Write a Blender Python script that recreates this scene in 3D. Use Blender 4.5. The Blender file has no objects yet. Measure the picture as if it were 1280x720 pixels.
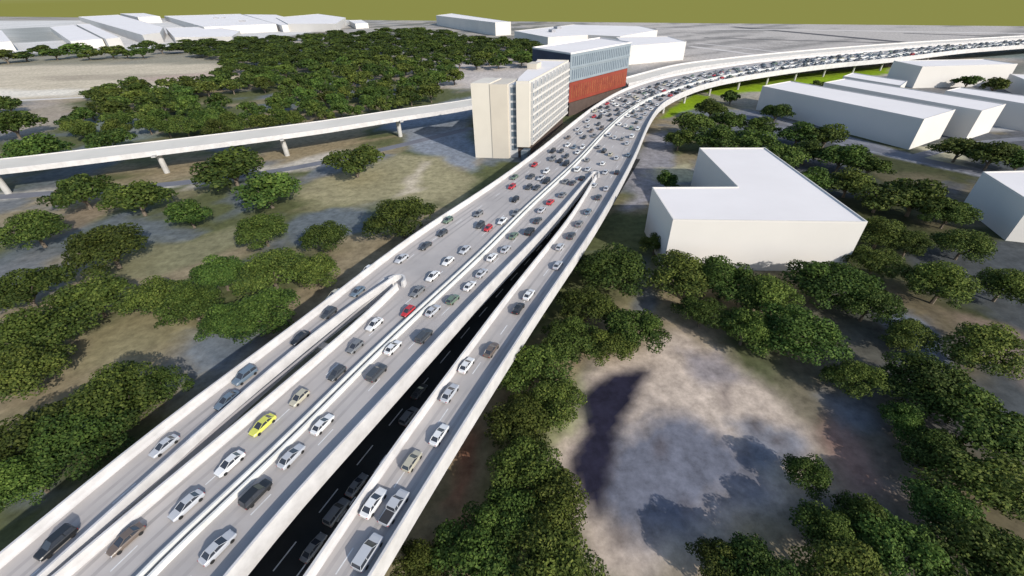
import bpy, bmesh, math, random
import numpy as np
from mathutils import Vector, Matrix
from mathutils.geometry import tessellate_polygon
random.seed(7)
rng = np.random.default_rng(7)
R = math.radians
scn = bpy.context.scene
C = scn.collection

# ------------------------------------------------------------------ camera
CAMH, FPX, HOR, ROLL = 66.0, 530.0, -11.4, R(-1.58)
PITCH = math.atan((360 - HOR) / FPX)
FW = Vector((0, math.cos(PITCH), -math.sin(PITCH)))
UP = Vector((0, math.sin(PITCH), math.cos(PITCH)))
RT = Vector((1, 0, 0))
cr, sr = math.cos(ROLL), math.sin(ROLL)
CX = cr * RT + sr * UP
CY = -sr * RT + cr * UP
cam = bpy.data.objects.new('camera', bpy.data.cameras.new('camera'))
C.objects.link(cam)
cam.data.sensor_width = 36.0
cam.data.lens = 36.0 * FPX / 1280
cam.data.clip_start = 0.5
cam.data.clip_end = 20000
cam.matrix_world = Matrix((
    (CX.x, CY.x, -FW.x, 0), (CX.y, CY.y, -FW.y, 0), (CX.z, CY.z, -FW.z, CAMH), (0, 0, 0, 1)))
scn.camera = cam

def at(px, py, z=0.0):
    d = (px - 640) * CX - (py - 360) * CY + FPX * FW
    t = (z - CAMH) / d.z
    return Vector((d.x * t, d.y * t, z))
def depth(p):
    return (Vector(p) - Vector((0, 0, CAMH))).dot(FW)

# ------------------------------------------------------------------ world, sun
SUN_EL = R(28)
SV = Vector((0.63, -0.78, 0)).normalized()
w = bpy.data.worlds.new('World'); scn.world = w; w.use_nodes = True
nt = w.node_tree; nt.nodes.clear()
out = nt.nodes.new('ShaderNodeOutputWorld')
sky = nt.nodes.new('ShaderNodeTexSky'); sky.sky_type = 'NISHITA'; sky.sun_disc = False
sky.sun_elevation = SUN_EL
sky.sun_rotation = math.atan2(SV.x, SV.y)
bg = nt.nodes.new('ShaderNodeBackground'); bg.inputs[1].default_value = 0.145
nt.links.new(sky.outputs[0], bg.inputs[0])
bo = nt.nodes.new('ShaderNodeBackground'); bo.inputs[0].default_value = (0.193, 0.197, 0.053, 1); bo.inputs[1].default_value = 1.0
tc = nt.nodes.new('ShaderNodeTexCoord'); sp = nt.nodes.new('ShaderNodeSeparateXYZ')
nt.links.new(tc.outputs['Generated'], sp.inputs[0])
mr = nt.nodes.new('ShaderNodeMapRange'); mr.inputs[1].default_value = 0.0; mr.inputs[2].default_value = 0.12
nt.links.new(sp.outputs[2], mr.inputs[0])
mx = nt.nodes.new('ShaderNodeMixShader')
nt.links.new(mr.outputs[0], mx.inputs[0]); nt.links.new(bo.outputs[0], mx.inputs[1]); nt.links.new(bg.outputs[0], mx.inputs[2])
nt.links.new(mx.outputs[0], out.inputs[0])
sl = bpy.data.lights.new('sun', 'SUN'); sl.energy = 3.6; sl.angle = R(0.6); sl.color = (1.0, 0.945, 0.865)
so = bpy.data.objects.new('sun', sl); C.objects.link(so)
sd = Vector((SV.x * math.cos(SUN_EL), SV.y * math.cos(SUN_EL), math.sin(SUN_EL)))
so.rotation_euler = sd.to_track_quat('Z', 'Y').to_euler(); so.location = sd * 300
scn.view_settings.view_transform = 'Standard'; scn.view_settings.look = 'None'
scn.view_settings.gamma = 1.0; scn.view_settings.use_curve_mapping = False
scn.view_settings.exposure = 0.42
scn.render.engine = 'CYCLES'
scn.cycles.max_bounces = 4; scn.cycles.diffuse_bounces = 2; scn.cycles.transparent_max_bounces = 4

# ------------------------------------------------------------------ materials
def mat(name, col, rough=0.8, var=0.10, scale=0.3, metal=0.0, spec=0.3, col2=None, detail=6, bump=0.0, coat=0.0, objvar=0.0):
    m = bpy.data.materials.new(name); m.use_nodes = True
    n = m.node_tree; b = n.nodes['Principled BSDF']
    b.inputs['Roughness'].default_value = rough; b.inputs['Metallic'].default_value = metal
    b.inputs['Specular IOR Level'].default_value = spec
    b.inputs['Coat Weight'].default_value = coat
    c = Vector(col)
    c2 = Vector(col2) if col2 else c * (1 - var * 2)
    c1 = c if col2 else c * (1 + var)
    g = n.nodes.new('ShaderNodeNewGeometry')
    no = n.nodes.new('ShaderNodeTexNoise'); no.inputs['Scale'].default_value = scale; no.inputs['Detail'].default_value = detail
    no.inputs['Roughness'].default_value = 0.62
    n.links.new(g.outputs['Position'], no.inputs['Vector'])
    r = n.nodes.new('ShaderNodeValToRGB')
    r.color_ramp.elements[0].position = 0.32; r.color_ramp.elements[1].position = 0.68
    r.color_ramp.elements[0].color = (*c2, 1); r.color_ramp.elements[1].color = (*c1, 1)
    n.links.new(no.outputs['Fac'], r.inputs[0])
    src = r.outputs[0]
    if objvar:
        oi = n.nodes.new('ShaderNodeObjectInfo'); hs = n.nodes.new('ShaderNodeHueSaturation')
        mm = n.nodes.new('ShaderNodeMapRange'); mm.inputs[3].default_value = 1 - objvar; mm.inputs[4].default_value = 1 + objvar
        n.links.new(oi.outputs['Random'], mm.inputs[0]); n.links.new(mm.outputs[0], hs.inputs['Value'])
        n.links.new(src, hs.inputs['Color']); src = hs.outputs[0]
    n.links.new(src, b.inputs['Base Color'])
    if bump:
        bp = n.nodes.new('ShaderNodeBump'); bp.inputs['Strength'].default_value = bump; bp.inputs['Distance'].default_value = 0.05
        n2 = n.nodes.new('ShaderNodeTexNoise'); n2.inputs['Scale'].default_value = 3.0; n2.inputs['Detail'].default_value = 4
        n.links.new(g.outputs['Position'], n2.inputs['Vector']); n.links.new(n2.outputs['Fac'], bp.inputs['Height']); n.links.new(bp.outputs[0], b.inputs['Normal'])
    return m

M = {}
M['deck'] = mat('pale_concrete_road', (0.455, 0.42, 0.395), 0.85, col2=(0.335, 0.312, 0.298), scale=0.055, bump=0.15)
M['deck2'] = mat('bare_concrete_deck', (0.64, 0.60, 0.53), 0.85, col2=(0.55, 0.515, 0.45), scale=0.06)
M['barrier'] = mat('white_concrete', (0.58, 0.565, 0.555), 0.8, col2=(0.45, 0.435, 0.425), scale=0.35)
M['concrete'] = mat('grey_concrete', (0.48, 0.47, 0.45), 0.85, col2=(0.34, 0.33, 0.31), scale=0.25)
M['median'] = mat('median_concrete', (0.66, 0.66, 0.63), 0.8, col2=(0.5, 0.5, 0.48), scale=0.3)
M['dark'] = mat('dark_gap', (0.05, 0.05, 0.05), 0.9)
M['asphalt'] = mat('dark_asphalt', (0.028, 0.030, 0.030), 0.9, col2=(0.018, 0.019, 0.019), scale=0.2)
M['paint'] = mat('white_paint', (0.75, 0.75, 0.74), 0.7, col2=(0.5, 0.5, 0.49), scale=0.8)
M['paint_dim'] = mat('worn_white_paint', (0.62, 0.62, 0.62), 0.7, col2=(0.42, 0.42, 0.41), scale=0.8)
M['white'] = mat('white_render', (0.60, 0.575, 0.54), 0.75, col2=(0.55, 0.527, 0.495), scale=0.03)
M['roofw'] = mat('white_roofing', (0.74, 0.70, 0.675), 0.7, col2=(0.69, 0.65, 0.625), scale=0.04)
M['cream'] = mat('cream_render', (0.62, 0.575, 0.50), 0.8, col2=(0.56, 0.52, 0.45), scale=0.07)
M['cream2'] = mat('warm_beige_render', (0.55, 0.50, 0.42), 0.8, col2=(0.50, 0.45, 0.38), scale=0.07)
M['facade'] = mat('pale_grey_facade', (0.48, 0.48, 0.48), 0.7, col2=(0.42, 0.42, 0.42), scale=0.2)
M['glass'] = mat('blue_grey_glass', (0.16, 0.20, 0.24), 0.15, col2=(0.10, 0.13, 0.16), scale=0.4, spec=0.6)
M['glass2'] = mat('pale_glass', (0.27, 0.31, 0.34), 0.2, col2=(0.17, 0.20, 0.23), scale=0.5, spec=0.6)
M['navy'] = mat('navy_cladding', (0.030, 0.042, 0.085), 0.5, col2=(0.022, 0.032, 0.065), scale=0.1)
M['steel'] = mat('blue_grey_panel', (0.25, 0.29, 0.32), 0.5, col2=(0.21, 0.25, 0.28), scale=0.1)
M['red'] = mat('red_cladding', (0.25, 0.050, 0.030), 0.6, col2=(0.19, 0.038, 0.024), scale=0.12)
M['orange'] = mat('rust_orange_pane', (0.32, 0.12, 0.05), 0.4, col2=(0.13, 0.035, 0.025), scale=0.25)
M['plinth'] = mat('dark_brown_plinth_and_shade', (0.09, 0.065, 0.055), 0.8)
M['bark'] = mat('grey_bark', (0.17, 0.14, 0.11), 0.9, col2=(0.10, 0.08, 0.06), scale=1.5)
M['rooftop_unit'] = mat('grey_rooftop_unit', (0.30, 0.30, 0.32), 0.6)

# foliage: colour attribute holds each clump's green, crown tops painted lighter as if sunlit
def leafmat(name, sat):
    m = bpy.data.materials.new(name); m.use_nodes = True
    n = m.node_tree; b = n.nodes['Principled BSDF']
    a = n.nodes.new('ShaderNodeAttribute'); a.attribute_name = 'leaf'
    oi = n.nodes.new('ShaderNodeObjectInfo')
    hs = n.nodes.new('ShaderNodeHueSaturation'); hs.inputs['Saturation'].default_value = sat
    mh = n.nodes.new('ShaderNodeMapRange'); mh.inputs[3].default_value = 0.480; mh.inputs[4].default_value = 0.530
    mv = n.nodes.new('ShaderNodeMapRange'); mv.inputs[3].default_value = 0.60; mv.inputs[4].default_value = 1.18
    mul = n.nodes.new('ShaderNodeMath'); mul.operation = 'MULTIPLY'; mul.inputs[1].default_value = 7.31
    fr = n.nodes.new('ShaderNodeMath'); fr.operation = 'FRACT'
    n.links.new(oi.outputs['Random'], mv.inputs[0]); n.links.new(oi.outputs['Random'], mul.inputs[0])
    n.links.new(mul.outputs[0], fr.inputs[0]); n.links.new(fr.outputs[0], mh.inputs[0])
    n.links.new(mh.outputs[0], hs.inputs['Hue']); n.links.new(mv.outputs[0], hs.inputs['Value'])
    n.links.new(a.outputs['Color'], hs.inputs['Color']); n.links.new(hs.outputs[0], b.inputs['Base Color'])
    b.inputs['Roughness'].default_value = 0.7; b.inputs['Specular IOR Level'].default_value = 0.15
    tr = n.nodes.new('ShaderNodeBsdfTranslucent'); n.links.new(hs.outputs[0], tr.inputs['Color'])
    ms = n.nodes.new('ShaderNodeMixShader'); ms.inputs[0].default_value = 0.22
    n.links.new(b.outputs[0], ms.inputs[1]); n.links.new(tr.outputs[0], ms.inputs[2])
    n.links.new(ms.outputs[0], n.nodes['Material Output'].inputs[0])
    return m
M['leaf'] = leafmat('tree_leaves', 1.0)

# ------------------------------------------------------------------ helpers
def obj(name, verts, faces, m, parent=None, smooth=False):
    me = bpy.data.meshes.new(name); me.from_pydata([tuple(v) for v in verts], [], faces); me.update()
    me.materials.append(M[m] if isinstance(m, str) else m)
    if smooth: me.polygons.foreach_set('use_smooth', [True] * len(me.polygons))
    o = bpy.data.objects.new(name, me); C.objects.link(o)
    if parent: o.parent = parent
    return o
class MB:
    def __init__(s): s.v = []; s.f = []
    def add(s, v, f):
        k = len(s.v); s.v += [Vector(a) for a in v]; s.f += [tuple(i + k for i in q) for q in f]
    def box(s, cx, cy, cz, sx, sy, sz, rz=0.0):
        c, n = math.cos(rz), math.sin(rz); v = []
        for dz in (-.5, .5):
            for dx, dy in ((-.5, -.5), (.5, -.5), (.5, .5), (-.5, .5)):
                x, y = dx * sx, dy * sy
                v.append((cx + c * x - n * y, cy + n * x + c * y, cz + dz * sz))
        s.add(v, [(3, 2, 1, 0), (4, 5, 6, 7), (0, 1, 5, 4), (1, 2, 6, 5), (2, 3, 7, 6), (3, 0, 4, 7)])
    def prism(s, poly, z0, z1):
        n = len(poly)
        ar = sum(poly[i][0] * poly[(i + 1) % n][1] - poly[(i + 1) % n][0] * poly[i][1] for i in range(n))
        if ar < 0: poly = poly[::-1]
        v = [(p[0], p[1], z0) for p in poly] + [(p[0], p[1], z1) for p in poly]
        tri = tessellate_polygon([[Vector((p[0], p[1], 0)) for p in poly]])
        f = []
        for t in tri:
            a, b, c = [Vector((poly[i][0], poly[i][1], 0)) for i in t]
            if (b - a).cross(c - a).z < 0: t = t[::-1]
            f.append(tuple(i + n for i in t)); f.append(tuple(reversed(t)))
        for i in range(n): f.append((i, (i + 1) % n, (i + 1) % n + n, i + n))
        s.add(v, f)
    def tube(s, pts, rad, seg=7):
        rings = []
        for i, p in enumerate(pts):
            p = Vector(p); d = (Vector(pts[min(i + 1, len(pts) - 1)]) - Vector(pts[max(i - 1, 0)])).normalized()
            a = d.cross(Vector((0.3, 1, 0.1))).normalized(); b = d.cross(a)
            rings.append([p + rad[i] * (math.cos(2 * math.pi * k / seg) * a + math.sin(2 * math.pi * k / seg) * b) for k in range(seg)])
        v = [q for r_ in rings for q in r_]; f = []
        for i in range(len(pts) - 1):
            for k in range(seg):
                f.append((i * seg + k, i * seg + (k + 1) % seg, (i + 1) * seg + (k + 1) % seg, (i + 1) * seg + k))
        f.append(tuple(range((len(pts) - 1) * seg, len(pts) * seg)))
        s.add(v, f)
    def build(s, name, m, parent=None, smooth=False): return obj(name, s.v, s.f, m, parent, smooth)
def thing(name, label, cat, loc=(0, 0, 0), group=None):
    o = bpy.data.objects.new(name, None); C.objects.link(o); o.location = loc
    o['label'] = label; o['category'] = cat; o.empty_display_size = 1
    if group: o['group'] = group
    return o
def tag(o, label, cat, group=None):
    o['label'] = label; o['category'] = cat
    if group: o['group'] = group
    return o
def struct(o): o['kind'] = 'structure'; return o
def smoothline(pts, step):
    """Catmull-Rom through points, resampled."""
    P = [Vector((p[0], p[1], 0)) for p in pts]; P = [2 * P[0] - P[1]] + P + [2 * P[-1] - P[-2]]
    o = []
    for i in range(1, len(P) - 2):
        a, b, c, d = P[i - 1:i + 3]; n = max(2, int((c - b).length / step))
        for k in range(n):
            t = k / n
            o.append(0.5 * ((2 * b) + (c - a) * t + (2 * a - 5 * b + 4 * c - d) * t * t + (3 * b - a - 3 * c + d) * t ** 3))
    o.append(P[-2])
    for _ in range(6):
        o = [o[0]] + [(o[i - 1] + 2 * o[i] + o[i + 1]) / 4 for i in range(1, len(o) - 1)] + [o[-1]]
    return o
def norms(line):
    r = []
    for i in range(len(line)):
        d = (line[min(i + 1, len(line) - 1)] - line[max(i - 1, 0)]).normalized(); r.append(Vector((d.y, -d.x, 0)))
    return r
def sweep(line, prof, z):
    """prof: closed list of (offset to the right, height)."""
    n = norms(line); k = len(prof); v = []; f = []
    for p, q in zip(line, n):
        for (a, h) in prof: v.append((p.x + q.x * a, p.y + q.y * a, z + h))
    for i in range(len(line) - 1):
        for j in range(k):
            f.append((i * k + j, (i + 1) * k + j, (i + 1) * k + (j + 1) % k, i * k + (j + 1) % k))
    f.append(tuple(range(k))[::-1]); f.append(tuple((len(line) - 1) * k + j for j in range(k)))
    return v, f
def extend(pts, d0=60, d1=0):
    a, b = pts[0], pts[1]; u = (a - b).normalized(); r = [a + u * d0] + pts
    if d1: c = (pts[-1] - pts[-2]).normalized(); r = r + [pts[-1] + c * d1]
    return r
def inpoly(x, y, poly):
    x = np.asarray(x, float); y = np.asarray(y, float); c = np.zeros(x.shape, bool); n = len(poly)
    for i in range(n):
        x0, y0 = poly[i][0], poly[i][1]; x1, y1 = poly[(i + 1) % n][0], poly[(i + 1) % n][1]
        if y0 == y1: continue
        c ^= ((y0 > y) != (y1 > y)) & (x < (x1 - x0) * (y - y0) / (y1 - y0) + x0)
    return c

# ------------------------------------------------------------------ ground
def vnoise(x, y, s, seed):
    r = np.random.default_rng(seed); T = r.random((256, 256))
    x = x / s + 1000; y = y / s + 1000
    xi = np.floor(x).astype(int); yi = np.floor(y).astype(int); fx = x - xi; fy = y - yi
    fx = fx * fx * (3 - 2 * fx); fy = fy * fy * (3 - 2 * fy)
    a = T[xi % 256, yi % 256]; b = T[(xi + 1) % 256, yi % 256]; c = T[xi % 256, (yi + 1) % 256]; d = T[(xi + 1) % 256, (yi + 1) % 256]
    return (a * (1 - fx) + b * fx) * (1 - fy) + (c * (1 - fx) + d * fx) * fy
def fb(x, y, s, seed):
    return sum(vnoise(x, y, s / 2 ** k, seed + k) * 0.5 ** (k + 1) for k in range(4)) / 0.9375
def axis(lo, hi, step, far_lo, far_hi, g):
    a = list(np.arange(lo, hi, step)); s = step; v = a[-1]
    while v < far_hi: s *= g; v += s; a.append(v)
    s = step; v = lo; b = []
    while v > far_lo: s *= g; v -= s; b.append(v)
    return np.array(b[::-1] + a)
gx = axis(-110, 170, 1.2, -3600, 2600, 1.035); gy = axis(-10, 210, 1.2, -250, 3600, 1.03)
X, Y = np.meshgrid(gx, gy)
edge = 1318 - 0.63 * X + 10
X = X.copy(); Y = Y.copy(); beyond = Y > edge; Y = np.minimum(Y, edge)
ny_, nx_ = X.shape
TAN = np.array((.25, .205, .13)); OLV = np.array((.095, .105, .046)); BLU = np.array((.125, .145, .17)); PAL = np.array((.47, .43, .36)); DRK = np.array((.05, .055, .045))
wx = X + 9 * (fb(X, Y, 22, 5) - .5) * 2; wy = Y + 9 * (fb(X, Y, 22, 15) - .5) * 2
dirx = wx * .8 + wy * .6; diry = (-wx * .6 + wy * .8) * 2.2
n1 = fb(dirx, diry, 55, 21)[..., None]; n2 = fb(wx, wy, 34, 31)[..., None]; n3 = fb(X, Y, 9, 41)[..., None]
sst = lambda e0, e1, v: np.clip((v - e0) / (e1 - e0), 0, 1) ** 2 * (3 - 2 * np.clip((v - e0) / (e1 - e0), 0, 1))
col = TAN + (OLV - TAN) * sst(.38, .60, n1)
col = col + (BLU - col) * sst(.56, .68, n2) * .8
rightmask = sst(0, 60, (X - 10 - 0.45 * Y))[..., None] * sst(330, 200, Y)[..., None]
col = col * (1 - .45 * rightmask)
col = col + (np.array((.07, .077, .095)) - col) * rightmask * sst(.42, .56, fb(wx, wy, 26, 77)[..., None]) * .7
def zone(pts, c, soft=6.0, z=0, strength=1.0, warp=1.0):
    """Blend colour c over a world polygon with a soft, irregular border."""
    global col
    P = [at(px, py, z) for px, py in pts]
    acc = np.zeros(X.shape); k = 10
    for i in range(k):
        a = 2 * math.pi * i / k; rr = soft * (0.45 if i % 2 else 1.0)
        acc += inpoly(X + warp * (wx - X) + rr * math.cos(a), Y + warp * (wy - Y) + rr * math.sin(a), P)
    m = (acc / k)[..., None] * strength
    cc = np.array(c) * (0.78 + 0.44 * n3)
    col = col * (1 - m) + cc * m
# far plains, pale developed land
zone([(740, 27), (1400, 20), (1500, 60), (1280, 56), (1000, 80), (800, 100), (770, 60)], (.40, .365, .33), 12, strength=.92)
streak = fb((X * .87 + Y * .5) , (-X * .5 + Y * .87) * 6, 160, 91)[..., None]
farm = sst(280, 420, X * .5 + Y * .86)[..., None]
col = col * (1 - farm) + farm * (col * .35 + (np.array((.46, .42, .385)) * (1 - sst(.45, .62, streak)) + np.array((.19, .18, .17)) * sst(.45, .62, streak)) * .65)
zone([(-200, 84), (150, 80), (270, 80), (350, 98), (240, 112), (60, 125), (-200, 130)], (.50, .43, .32), 10)
zone([(-200, 112), (90, 112), (110, 118), (-100, 126)], (.68, .63, .54), 4, strength=.8)
zone([(40, 95), (220, 92), (230, 96), (60, 101)], (.33, .28, .21), 4, strength=.8)
zone([(170, 98), (330, 84), (340, 90), (190, 104)], (.40, .30, .25), 4, strength=.7)
zone([(-220, 27), (440, 24), (430, 34), (330, 50), (210, 60), (60, 66), (-220, 70)], (.62, .60, .57), 14, strength=.9)
zone([(2, 36), (70, 33), (84, 50), (16, 54)], (.25, .26, .24), 10, strength=.9)
zone([(-100, 70), (220, 66), (300, 70), (280, 80), (-100, 84)], (.27, .25, .19), 6, strength=.8)
zone([(0, 140), (70, 118), (100, 135), (60, 165), (0, 178)], (.36, .30, .24), 6, strength=.8)
zone([(100, 150), (200, 145), (190, 172), (120, 180)], (.20, .235, .24), 6, strength=.8)
zone([(480, 150), (590, 120), (590, 215), (540, 200)], (.21, .23, .26), 4)
zone([(560, 80), (660, 68), (670, 100), (590, 112), (540, 108)], (.48, .43, .39), 7, strength=.9)
zone([(380, 238), (430, 212), (500, 190), (545, 200), (590, 222), (560, 262), (500, 250), (440, 262), (390, 262)], (.28, .25, .145), 4)
zone([(515, 205), (530, 203), (520, 240), (500, 250)], (.50, .43, .33), 2, strength=.8)
zone([(250, 225), (350, 205), (430, 190), (440, 200), (330, 225), (230, 240)], (.46, .42, .36), 3, strength=.85)
zone([(-30, 243), (120, 236), (230, 228), (230, 234), (100, 243), (-30, 252)], (.42, .40, .36), 2, strength=.85)
zone([(30, 290), (150, 245), (160, 262), (60, 305)], (.235, .185, .125), 3)
zone([(160, 300), (290, 285), (330, 300), (200, 340), (120, 350)], (.20, .19, .11), 4)
zone([(80, 440), (200, 380), (255, 385), (250, 425), (120, 470), (60, 480)], (.235, .205, .115), 4)
zone([(210, 430), (290, 405), (330, 420), (250, 480), (190, 500)], (.15, .175, .20), 4)
zone([(40, 590), (100, 550), (90, 600), (30, 630)], (.15, .175, .20), 4)
# lime grass by the curve
for P_ in ([(822, 148), (845, 131), (868, 117), (890, 121), (872, 135), (838, 146)], [(872, 112), (940, 99), (1010, 91), (1112, 83), (1112, 92), (1040, 103), (990, 112), (930, 116), (900, 120)]):
    zone(P_, (.20, .30, .012), 1.5, warp=.3)
zone([(868, 112), (1110, 80), (1110, 85), (900, 112)], (.11, .15, .02), 1.0, warp=.2, strength=.8)
# right-hand streets and yards
zone([(925, 140), (945, 140), (1140, 192), (1300, 225), (1300, 236), (1135, 202), (925, 150)], (.20, .205, .23), 1.5, warp=.15)
zone([(1140, 186), (1180, 172), (1215, 205), (1150, 200)], (.36, .34, .24), 3)
zone([(1190, 150), (1290, 148), (1290, 165), (1200, 165)], (.40, .39, .38), 3)
zone([(1180, 60), (1300, 55), (1300, 72), (1180, 72)], (.17, .21, .21), 5)
zone([(800, 170), (840, 165), (850, 200), (790, 260), (770, 260)], (.25, .24, .25), 3)
zone([(805, 210), (865, 205), (862, 222), (810, 225)], (.37, .34, .22), 2)
# the clearing in the trees, bottom right
zone([(735, 490), (810, 445), (850, 405), (905, 410), (960, 480), (1010, 520), (1015, 600), (950, 640), (905, 730), (730, 730), (715, 600)], (.47, .385, .31), 2.6)
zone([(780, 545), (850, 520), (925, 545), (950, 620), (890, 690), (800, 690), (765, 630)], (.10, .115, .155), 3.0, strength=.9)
zone([(905, 505), (985, 515), (1000, 560), (930, 575)], (.15, .165, .20), 2, strength=.85)
zone([(850, 430), (905, 415), (930, 450), (870, 470)], (.22, .20, .21), 2, strength=.8)
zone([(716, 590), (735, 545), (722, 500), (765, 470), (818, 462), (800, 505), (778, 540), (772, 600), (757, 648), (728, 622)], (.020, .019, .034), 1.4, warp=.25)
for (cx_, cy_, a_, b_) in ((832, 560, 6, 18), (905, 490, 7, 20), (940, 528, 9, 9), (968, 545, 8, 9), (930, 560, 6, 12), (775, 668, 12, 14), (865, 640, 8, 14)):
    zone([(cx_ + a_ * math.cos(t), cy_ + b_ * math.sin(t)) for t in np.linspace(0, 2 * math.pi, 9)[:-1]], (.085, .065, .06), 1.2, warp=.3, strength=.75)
zone([(570, 560), (610, 540), (605, 620), (560, 650)], (.21, .105, .065), 2.5)
zone([(710, 500), (740, 480), (735, 560), (700, 620)], (.26, .27, .13), 2.5)
zone([(1100, 400), (1150, 395), (1160, 450), (1110, 455)], (.16, .20, .27), 2.5, strength=.9)
zone([(1010, 520), (1060, 510), (1130, 610), (1060, 620)], (.26, .16, .13), 3, strength=.9)
zone([(1020, 478), (1110, 485), (1140, 560), (1085, 545)], (.17, .18, .205), 2.5, strength=.9)
zone([(1110, 600), (1180, 610), (1200, 680), (1160, 660)], (.15, .135, .12), 2.5, strength=.8)
zone([(1200, 400), (1290, 430), (1290, 500), (1230, 460)], (.28, .20, .16), 2.5, strength=.7)
gm = bpy.data.meshes.new('ground')
nv = nx_ * ny_
co = np.zeros((nv, 3)); co[:, 0] = X.ravel(); co[:, 1] = Y.ravel()
I = np.arange(nv).reshape(ny_, nx_)
q = np.stack([I[:-1, :-1], I[:-1, 1:], I[1:, 1:], I[1:, :-1]], -1).reshape(-1, 4)
bq = beyond.ravel()[q].all(1); q = q[~bq]
gm.vertices.add(nv); gm.vertices.foreach_set('co', co.ravel())
gm.loops.add(q.size); gm.loops.foreach_set('vertex_index', q.ravel().astype(np.int32))
gm.polygons.add(len(q)); gm.polygons.foreach_set('loop_start', np.arange(0, q.size, 4, dtype=np.int32))
gm.update(); gm.validate()
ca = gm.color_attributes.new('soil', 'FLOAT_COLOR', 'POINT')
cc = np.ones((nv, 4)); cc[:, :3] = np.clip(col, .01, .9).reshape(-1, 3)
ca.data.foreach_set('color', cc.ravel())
m = bpy.data.materials.new('patchy_ground'); m.use_nodes = True
n = m.node_tree; b = n.nodes['Principled BSDF']; b.inputs['Roughness'].default_value = .95; b.inputs['Specular IOR Level'].default_value = .1
a = n.nodes.new('ShaderNodeAttribute'); a.attribute_name = 'soil'
g = n.nodes.new('ShaderNodeNewGeometry')
no = n.nodes.new('ShaderNodeTexNoise'); no.inputs['Scale'].default_value = .35; no.inputs['Detail'].default_value = 9; no.inputs['Roughness'].default_value = .72
n.links.new(g.outputs['Position'], no.inputs['Vector'])
r_ = n.nodes.new('ShaderNodeMapRange'); r_.inputs[1].default_value = .3; r_.inputs[2].default_value = .7; r_.inputs[3].default_value = .58; r_.inputs[4].default_value = 1.38
n.links.new(no.outputs['Fac'], r_.inputs[0])
vm = n.nodes.new('ShaderNodeVectorMath'); vm.operation = 'SCALE'
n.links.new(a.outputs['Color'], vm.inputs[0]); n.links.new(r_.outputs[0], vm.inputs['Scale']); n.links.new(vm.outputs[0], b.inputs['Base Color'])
gm.materials.append(m)
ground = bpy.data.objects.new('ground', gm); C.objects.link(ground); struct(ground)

# distant streets across the pale plain and beside the warehouses
def street(pts, wid, m_, z=.05):
    l_ = smoothline([at(p[0], p[1], 0) for p in pts], 12); v, f = sweep(l_, [(-wid / 2, 0), (-wid / 2, z), (wid / 2, z), (wid / 2, 0)], 0); struct(obj('road', v, f, m_))
M['far_asphalt'] = mat('old_asphalt', (.10, .095, .095), .9, col2=(.07, .066, .066), scale=.05)
M['pale_road'] = mat('pale_gravel_road', (.60, .56, .52), .9, col2=(.48, .44, .41), scale=.05)
M['street'] = mat('grey_street', (.17, .175, .20), .9, col2=(.12, .125, .145), scale=.1)
street([(915, 33.5), (1000, 41), (1130, 53)], 16, 'far_asphalt'); street([(1130, 41.5), (1290, 47)], 9, 'far_asphalt', .07)
street([(862, 58), (905, 63), (968, 72)], 8, 'pale_road'); street([(870, 54), (930, 60), (1010, 70)], 5, 'pale_road', .06)
street([(820, 36), (1000, 37.5), (1290, 42)], 14, 'pale_road', .08); street([(880, 47), (1010, 51), (1130, 54)], 7, 'far_asphalt', .09)
street([(845, 84), (900, 75), (960, 70)], 9, 'far_asphalt', .10)
street([(925, 141), (1000, 165), (1140, 197), (1320, 236)], 7, 'street'); street([(1140, 197), (1210, 178), (1300, 172)], 5, 'street', .055)
street([(-60, 129), (60, 124), (180, 117), (240, 108)], 5, 'pale_road'); street([(-60, 250), (120, 238), (300, 222), (440, 196), (590, 160)], 6, 'street', .06)

# ------------------------------------------------------------------ elevated highway
DZ = 9.0
outL = [(0,712),(100,628),(200,543),(300,468),(400,393),(450,352),(500,312),(560,272),(600,246),(640,218),(680,187),(720,154),(749,132),(783,113),(825,99),(860,92),(900,85),(950,78),(1000,73),(1060,68),(1130,61),(1200,56),(1280,50)]
Bleft = [(89,720),(227,600),(298,542),(355,492),(420,436),(470,392),(499,362)]
Aright = [(62,720),(132,655),(202,592),(272,527),(350,458),(398,418),(450,379),(492,352)]
med = [(187,718),(200,704),(355,560),(410,502),(495,418),(600,322),(622,299),(655,265),(693,230),(725,200),(750,172),(775,148),(800,130),(830,117),(870,104),(910,95),(960,87),(1010,80),(1060,74.5),(1120,69),(1204,60),(1280,54)]
Bright = [(289,720),(360,632),(429,560),(502,480),(573,400),(667,303),(690,279),(741,219)]
Cleft = [(395,720),(449,640),(486,580),(560,480),(618,400),(662,342),(712,280),(746,224)]
outR = [(465,720),(513,640),(551,580),(600,500),(640,440),(665,400),(735,298),(765,248),(793,195),(804,168),(814,148),(827,132),(857,116),(895,104),(951,94),(1007,86),(1060,80),(1114,75),(1204,64),(1280,58)]
def wl(pts, d0=60, d1=0, step=6): return smoothline(extend([at(p[0], p[1], DZ) for p in pts], d0, d1), step)
L_out = wl(outL, d1=260); L_B = wl(Bleft); L_A = wl(Aright); L_med = wl(med, d1=250); L_Br = wl(Bright); L_C = wl(Cleft); L_R = wl(outR, d1=240)
hw = thing('elevated_highway', 'wide pale concrete elevated highway with white barriers curving to the upper right', 'highway')
poly = L_out + L_R[::-1] + L_C + L_Br[::-1] + L_B + L_A[::-1]
mb = MB(); mb.prism([(p.x, p.y) for p in poly], DZ - 1.7, DZ)
mb.build('deck', 'deck', hw)
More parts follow.
